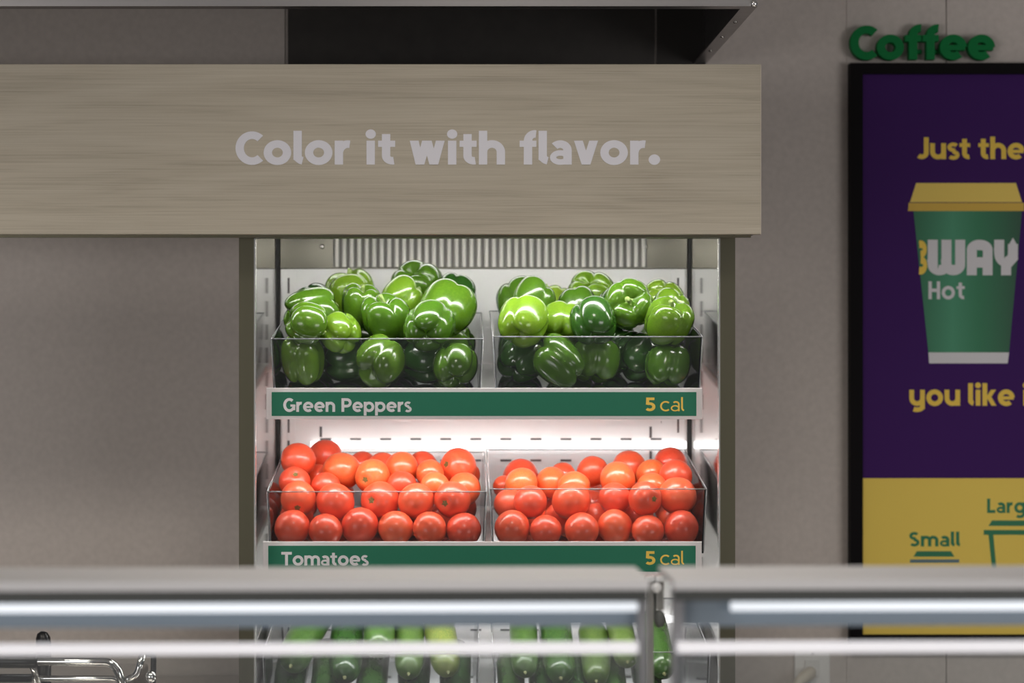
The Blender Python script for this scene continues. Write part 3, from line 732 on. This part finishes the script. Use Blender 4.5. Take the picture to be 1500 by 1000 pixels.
# ------------------------------------------------------------------ cucumbers
def cuke_mesh(seed, L=3.6):
    rnd = random.Random(seed); nu, nv = 36, 24; v = []; f = []; p = rnd.uniform(0, 6); bend = rnd.uniform(-.10, .10)
    for i in range(nu+1):
        s = i/nu; z = (s-.5)*2*L
        e = abs(2*s-1); r = (1-e**6.5)**.5*(1+.03*math.sin(6*s+p)) if e < 1 else 0
        r *= 1-.10*max(0, s-.6)
        for j in range(nv):
            a = 2*pi*j/nv; rr = r*(1+.018*math.cos(7*a+p)+.01*math.sin(13*s*3+a*3))
            v.append((rr*math.cos(a)+bend*(z/L)**2*1.5, rr*math.sin(a), z))
    for i in range(nu):
        for j in range(nv): j2 = (j+1) % nv; f.append([i*nv+j, i*nv+j2, (i+1)*nv+j2, (i+1)*nv+j])
    me = bpy.data.meshes.new('cucumber'); me.from_pydata(v, [], f); me.update()
    me.polygons.foreach_set('use_smooth', [True]*len(me.polygons)); return me, bend*1.5, L
CUK = [cuke_mesh(s) for s in (1, 2, 3)]; CUM = {}
tip = MB().tube([(0, 0, -.05), (0, 0, .10), (.03, 0, .2)], .1, 9, [.13, .08, .05])
TIP = bpy.data.meshes.new('tip'); TIP.from_pydata(tip.v, [], tip.f); TIP.update(); TIP.materials.append(mat('cucumber_tip_tan', (.16, .17, .06), .6))
def cucumber(tx, ty, r, y, tilt, lean, col, i, label, side):
    """tx, ty: pixel of the front tip; the body runs back and up from it"""
    me0, bx, L = CUK[i % 3]
    if (i % 3, col) not in CUM:
        me = me0.copy(); me.materials.append(M[col]); CUM[(i % 3, col)] = me
    R = r*S(y); ax = Vector((lean, -math.cos(math.radians(tilt)), -math.sin(math.radians(tilt)))).normalized()
    o = bpy.data.objects.new('cucumber', CUM[(i % 3, col)]); COL.objects.link(o)
    ty += 10 if tilt > 10 else 0
    o.location = Vector((PX(tx, y), y, PZ(ty, y)))-ax*(R*L*.93); o.scale = (R,)*3; o.rotation_euler = orient(ax, i*1.3)
    tag(o, label, 'cucumber', 'cucumbers in the %s bin' % side)
    s = bpy.data.objects.new('tip', TIP); COL.objects.link(s); s.parent = o; s.location = (bx, 0, L)
    return o
CK = [
 (436, 967, 26, .12, 24, -.22, 'cuke_pale', 'pale-backed cucumber leaning left at the left end of the left bin', 'left'),
 (507, 985, 25, .12, 25, .0, 'cuke', 'dark cucumber second from left in top layer of left bin', 'left'),
 (551, 947, 24, .135, 16, .02, 'cuke_pale', 'mottled pale cucumber pointing at the viewer in middle of left bin', 'left'),
 (597, 980, 22, .12, 24, .02, 'cuke_pale', 'light green cucumber fourth from left in top layer of left bin', 'left'),
 (648, 976, 23, .12, 25, .10, 'cuke_yellow', 'yellow-green backed cucumber at the right end of top layer, left bin', 'left'),
 (769, 972, 21, .12, 25, .0, 'cuke_pale', 'cucumber with yellowish tip at the left end of the right bin', 'right'),
 (821, 982, 25, .12, 25, .02, 'cuke', 'thick dark green cucumber second from left in right bin', 'right'),
 (876, 985, 22, .12, 25, .0, 'cuke_yellow', 'yellow-tipped cucumber third from left in right bin', 'right'),
 (919, 957, 20, .13, 20, .04, 'cuke_yellow', 'short looking cucumber with yellow patch fourth from left, right bin', 'right'),
 (971, 972, 23, .12, 24, .05, 'cuke', 'green cucumber seen in the gap between the glass guard posts', 'right'),
]
for k in range(5):
    CK.append((420+61*k, 1036, 24, .115, 20, .0, 'cuke', 'dark cucumber, %s from left in lower layer of left bin' % ordinal(k), 'left'))
    CK.append((745+52*k, 1036, 21, .115, 20, .0, 'cuke', 'dark cucumber, %s from left in lower layer of right bin' % ordinal(k), 'right'))
made = {'left': [], 'right': []}
for i, (a, b_, r, y, tl, ln, c, lab, side) in enumerate(CK): made[side].append(cucumber(a, b_, r, y, tl, ln, c, i, lab, side))
separate(made['left'], binCL, 80); separate(made['right'], binCR, 80)

# ------------------------------------------------------------------ coffee sign and poster on the wall
cs = thing('sign_lettering', 'raised green letters reading Coffee standing above the black poster frame', 'sign', (PX(1350, YW), YW, PZ(88, YW)))
lettering('Coffee', 1243, 1454, 89, 49, YW-.012, .020, M['coffee'], cs, W=.235, gap=.03)
for qx in (1258, 1310, 1345, 1370, 1400, 1436): B('standoff', M['coffee'], cs, PX(qx, YW)-.004, PX(qx, YW)+.004, YW-.013, YW-.0045, PZ(80, YW), PZ(74, YW))
YP = YW-.022
pf = thing('poster_frame', 'black framed purple and yellow coffee poster on the wall', 'poster', (PX(1450, YP), YW, PZ(948, YP)))
RX = 1660
ox0, ox1, oz0, oz1 = PX(1246, YP-.012), PX(RX+18, YP-.012), PZ(947, YP-.012), PZ(92, YP-.012)
ix0, ix1, iz0, iz1 = PX(1264, YP-.012), PX(RX, YP-.012), PZ(930, YP-.012), PZ(108, YP-.012)
B('frame_bar', M['black'], pf, ox0, ix0, YP-.012, YW-.0045, oz0, oz1); B('frame_bar', M['black'], pf, ix1, ox1, YP-.012, YW-.0045, oz0, oz1)
B('frame_bar', M['black'], pf, ix0, ix1, YP-.012, YW-.0045, oz0, iz0); B('frame_bar', M['black'], pf, ix0, ix1, YP-.012, YW-.0045, iz1, oz1)
pr = B('purple_print', M['purple'], pf, ix0, ix1, YP, YP+.008, PZ(700, YP), iz1)
ye = B('yellow_print', M['yellow'], pf, ix0, ix1, YP, YP+.008, iz0, PZ(700, YP)-.0003)
lettering('Just the', 1342, 1501, 233, 32, YP, .0004, M['ptext'], pr, W=.215, gap=.06, space=.30, single='lettering')
lettering('you like it', 1332, 1524, 594, 32, YP, .0004, M['ptext'], pr, W=.215, gap=.07, space=.30, single='lettering')
def flat(name, pts, m, parent, lay=1): return MB().prism([(PX(a, YP), PZ(b, YP)) for a, b in pts], YP-.0004*lay, YP-.0004*(lay-1)-.00005).build(name, m, parent)
cupm = mat('print_cup_green', srgb(24, 120, 78), .5)
N, L, b_ = nodes(cupm)                                        # the printed photo of the cup has its own rounded tone
tc = N.new('ShaderNodeTexCoord'); sx = N.new('ShaderNodeSeparateXYZ'); cr = N.new('ShaderNodeValToRGB')
L.new(tc.outputs['Generated'], sx.inputs[0]); L.new(sx.outputs[0], cr.inputs[0]); L.new(cr.outputs[0], b_.inputs['Base Color'])
e = cr.color_ramp.elements; e[0].position = 0; e[0].color = (*srgb(18, 108, 70), 1); e[1].position = 1; e[1].color = (*srgb(14, 78, 52), 1)
q = e.new(.36); q.color = (*srgb(62, 150, 112), 1); q = e.new(.6); q.color = (*srgb(30, 126, 84), 1)
cup = flat('cup_print', [(1338, 309), (1497, 309), (1478, 516), (1360, 516)], cupm, pr)
flat('cup_base', [(1360, 516), (1478, 516), (1476, 532), (1361, 532)], M['pwhite'], pr)
flat('cup_lid', [(1342, 268), (1488, 268), (1497, 296), (1333, 296)], M['plid'], pr)
flat('cup_lid_rim', [(1331, 297), (1500, 297), (1500, 309), (1330, 309)], M['plid2'], pr)
lettering('WAY', 1359, 1491, 403, 52, YP-.0005, .0004, M['pwhite'], cup, W=.29, gap=.05, single='lettering')
lettering('B', 1343.5, 1358, 402, 50, YP-.0005, .0004, M['ptext'], cup, W=.22, single='lettering')
lettering('Hot', 1360, 1413, 438, 26, YP-.0005, .0004, M['pwhite'], cup, W=.19, gap=.09, single='lettering')
lettering('Small', 1332, 1406, 800, 21, YP, .0004, M['pgreen'], ye, W=.205, gap=.09, single='lettering')
lettering('Large', 1446, 1520, 751, 21, YP, .0004, M['pgreen'], ye, W=.205, gap=.09, single='lettering')
flat('small_lid_print', [(1343, 807), (1393, 807), (1398, 815), (1338, 815)], M['pgreen'], ye)
flat('small_rim_print', [(1333, 819), (1405, 819), (1405, 824), (1333, 824)], M['pblue'], ye)
flat('small_cup_print', [(1342, 836), (1396, 836), (1388, 890), (1350, 890)], M['pgreen'], ye)
flat('large_lid_print', [(1453, 762), (1535, 762), (1540, 770), (1448, 770)], M['pgreen'], ye)
flat('large_rim_print', [(1441, 776), (1547, 776), (1547, 783), (1441, 783)], M['pgreen'], ye)
flat('large_cup_side_print', [(1448, 783), (1455, 783), (1465, 890), (1459, 890)], M['pgreen'], ye)
flat('large_cup_side_print', [(1533, 783), (1540, 783), (1529, 890), (1523, 890)], M['pgreen'], ye)

# ------------------------------------------------------------------ outlet with plug
ol = thing('wall_outlet', 'light grey outlet plate low on the wall right of the case', 'outlet', (PX(1189, YW), YW, PZ(1000, YW)))
B('cover_plate', M['plate'], ol, PX(1163, YW), PX(1215, YW), YW-.006, YW, PZ(1042, YW), PZ(950, YW), bevel=.002)
for pz in (978, 1015): B('socket', mat('outlet_socket', (.80, .79, .78), .4), ol, PX(1178, YW), PX(1200, YW), YW-.009, YW-.0062, PZ(pz+12, YW), PZ(pz-13, YW), bevel=.001)
MB().ball((PX(1189, YW), YW-.0065, PZ(956, YW)), .003, .0012, .003, 6, 10).build('screw', M['chrome'], ol, smooth=True)
pg = thing('power_plug', 'ivory plug and cord pushed into the wall outlet', 'plug', (PX(1175, YW), YW-.01, PZ(990, YW)))
MB().tube([(PX(1186, YW), YW-.0095, PZ(983, YW)), (PX(1184, YW), YW-.02, PZ(984, YW)), (PX(1176, YW), YW-.034, PZ(986, YW)), (PX(1165, YW), YW-.046, PZ(993, YW)), (PX(1157, YW), YW-.05, PZ(1004, YW))], .01, 12, [.011, .012, .012, .010, .007]).build('plug_body', M['cord'], pg, smooth=True)
MB().tube([(PX(1157, YW), YW-.05, PZ(1004, YW)), (PX(1150, YW), YW-.05, PZ(1030, YW)), (PX(1148, YW), YW-.04, .86), (PX(1148, YW), YW-.03, .4)], .0035, 8).build('cord', M['cord'], pg, smooth=True)

# ------------------------------------------------------------------ back counter and chrome handled machine
bc = thing('back_counter', 'grey counter along the wall left of the display case', 'counter', (-1.4, .2, 0))
B('counter_body', M['counter'], bc, -2.2, px0-.01, -.26, YW-.004, .0, .84); B('worktop', M['steel'], bc, -2.2, px0-.004, -.30, YW-.004, .84, .87, bevel=.003)
YM = -.16
def pt(px, py, y=YM): return (PX(px, y), y, PZ(py, y))
def bend(pts, r=.02, n=6):
    P_ = [Vector(p) for p in pts]; out = [P_[0]]
    for i in range(1, len(P_)-1):
        a = (P_[i-1]-P_[i]); b = (P_[i+1]-P_[i]); rr = min(r, a.length*.45, b.length*.45)
        p0 = P_[i]+a.normalized()*rr; p2 = P_[i]+b.normalized()*rr
        for k in range(n+1):
            t = k/n; out.append(p0*(1-t)**2+P_[i]*2*t*(1-t)+p2*t*t)
    return out+[P_[-1]]
pm = thing('countertop_press', 'machine with chrome tube handles and black grips on the back counter', 'machine', (PX(80, YM), YM, .87))
B('body', M['steel'], pm, PX(-140, YM), PX(178, YM), YM+.03, YM+.30, .872, PZ(1012, YM), bevel=.004)
h1 = MB().tube(bend([pt(-150, 967), pt(168, 969), pt(186, 1020)], .018), .0066, 14).build('upper_handle', M['chrome'], pm, smooth=True)
MB().tube([pt(-150, 968), pt(40, 968), pt(52, 968), pt(55, 968)], .0108, 16, [.0108, .0108, .0108, .008]).build('grip', M['grip'], h1, smooth=True)
h2 = MB().tube(bend([pt(-150, 994, YM+.02), pt(175, 993, YM+.02), pt(180, 1022, YM+.02)], .018), .0046, 12).build('lower_handle', M['chrome'], pm, smooth=True)
MB().tube([pt(-150, 993, YM+.02), pt(46, 993, YM+.02)], .0066, 14).build('grip', M['grip'], h2, smooth=True)
MB().tube([pt(44, 968), pt(50, 982, YM+.01), pt(56, 1000, YM+.02)], .005, 10).build('link', M['chrome'], pm, smooth=True)
MB().tube(bend([pt(176, 998, YM+.04), pt(200, 990, YM+.04), pt(209, 957, YM+.04)], .012), .0058, 12).build('side_hook', M['chrome'], pm, smooth=True)
MB().tube(bend([pt(214, 957, YM+.05), pt(225, 958, YM+.05), pt(224, 1026, YM+.05), pt(170, 1030, YM+.05)], .008), .0045, 12).build('side_arm', M['grip'], pm, smooth=True)
MB().ball(pt(221, 991, YM+.035), .0085, .0085, .010, 10, 14).build('knob', M['chrome'], pm, smooth=True)
MB().tube([pt(64, 1020, YM+.06), pt(64, 945, YM+.06), pt(63, 934, YM+.06), pt(62, 927, YM+.06), pt(62, 924.5, YM+.06)], .011, 16, [.0115, .0118, .0112, .008, .003]).build('lever', M['grip'], pm, smooth=True)

# ------------------------------------------------------------------ glass guard over the front counter (near the camera, out of focus)
YG = -1.30
YAW = math.radians(1.3)
def GX(px): return PX(px, YG)
def GZ(py): return PZ(py, YG)
def guard_root(name, label, cat, px):
    o = thing(name, label, cat, (GX(px), YG, .92)); return o
def yawed(root):                                   # the counter stands slightly askew to the case
    piv = Vector((GX(750), YG, 0)); v = Vector(root.location)-piv
    root.location = piv+Matrix.Rotation(YAW, 3, 'Z') @ v; root.rotation_euler.z = YAW
def guard(label, a, b_, la, lb, posts, c):
    g = guard_root('glass_guard', label, 'glass guard', (a+b_)/2); g['group'] = 'glass guards along the front counter'
    x0, x1 = GX(a), GX(b_)
    B('top_shelf', M['guardtop'], g, x0, x1, YG-.012, YG+.13, GZ(857), GZ(848), bevel=.001)
    B('top_lip', M['guardtop'], g, x0, x1, YG-.013, YG-.008, GZ(862), GZ(848.5))
    B('light_channel', M['guardch'], g, x0+.001, x1-.001, YG-.006, YG+.018, GZ(880), GZ(862.5))
    MB().tube([(GX(la), YG+.002, GZ(889)), (GX(lb), YG+.002, GZ(889))], .0048, 14).build('led_tube', M['ledguard'], g, smooth=True)
    B('back_panel', M['guardpanel'], g, x0+.001, x1-.001, YG+.012, YG+.016, GZ(920), GZ(881))
    pn = B('glass_pane', M['glass'], g, x0+.004, x1-.012, YG-.016, YG-.006, .921, GZ(954))
    B('edge_added_glow', M['glassedge'], pn, x0+.004, x1-.012, YG-.017, YG-.005, GZ(953.6), GZ(939))  # bright edge of the pane, its glow added by emission
    for pa, pb in posts: B('post', M['guardpost'], g, GX(pa), GX(pb), YG-.003, YG+.010, .921, GZ(863), bevel=.001)
    yawed(g)
guard('left glass guard with grey top shelf and glowing light tube across the front', -420, 950, -415, 938, ((934, 949), (-418, -404)), 0)
guard('right glass guard with grey top shelf and light tube, beyond the bracket', 985, 1900, 1072, 1890, ((985, 1002), (1880, 1896)), 1)
YK = -.55                                                      # the bracket stands on the far edge of the counter
def KX(px): return PX(px, YK)
def KZ(py): return PZ(py, YK)
br = thing('guard_bracket', 'chrome bracket with round knob in the gap between the two glass guards', 'bracket', (KX(961), YK, .92))
B('clamp', M['clampw'], br, KX(945), KX(957.5), YK-.012, YK+.012, KZ(851), KZ(842), bevel=.002)
B('clamp', M['clampw'], br, KX(959.5), KX(974), YK-.012, YK+.012, KZ(851), KZ(842), bevel=.002)
B('plate', M['bracket'], br, KX(948), KX(957), YK-.006, YK+.004, .921, KZ(851), bevel=.001)
B('plate', M['bracket'], br, KX(961), KX(972), YK-.006, YK+.004, KZ(893), KZ(851), bevel=.001)
B('spacer', M['guardch'], br, KX(957), KX(961), YK-.002, YK+.004, KZ(905), KZ(851))
MB().ball((KX(960.5), YK-.013, KZ(859)), .0075, .007, .0075, 10, 16).build('knob', M['clampw'], br, smooth=True)
MB().ball((KX(966), YK-.004, KZ(906)), .0080, .007, .0120, 10, 16).build('lower_knob', M['guardch'], br, smooth=True)
fc = thing('front_counter', 'grey service counter that carries the glass guards', 'counter', (GX(750), YG, 0))
B('counter_body', M['counter'], fc, -1.25, 1.35, YG-.16, YG+.79, 0, .88); B('worktop', M['steel'], fc, -1.28, 1.38, YG-.20, YG+.82, .88, .92, bevel=.003)
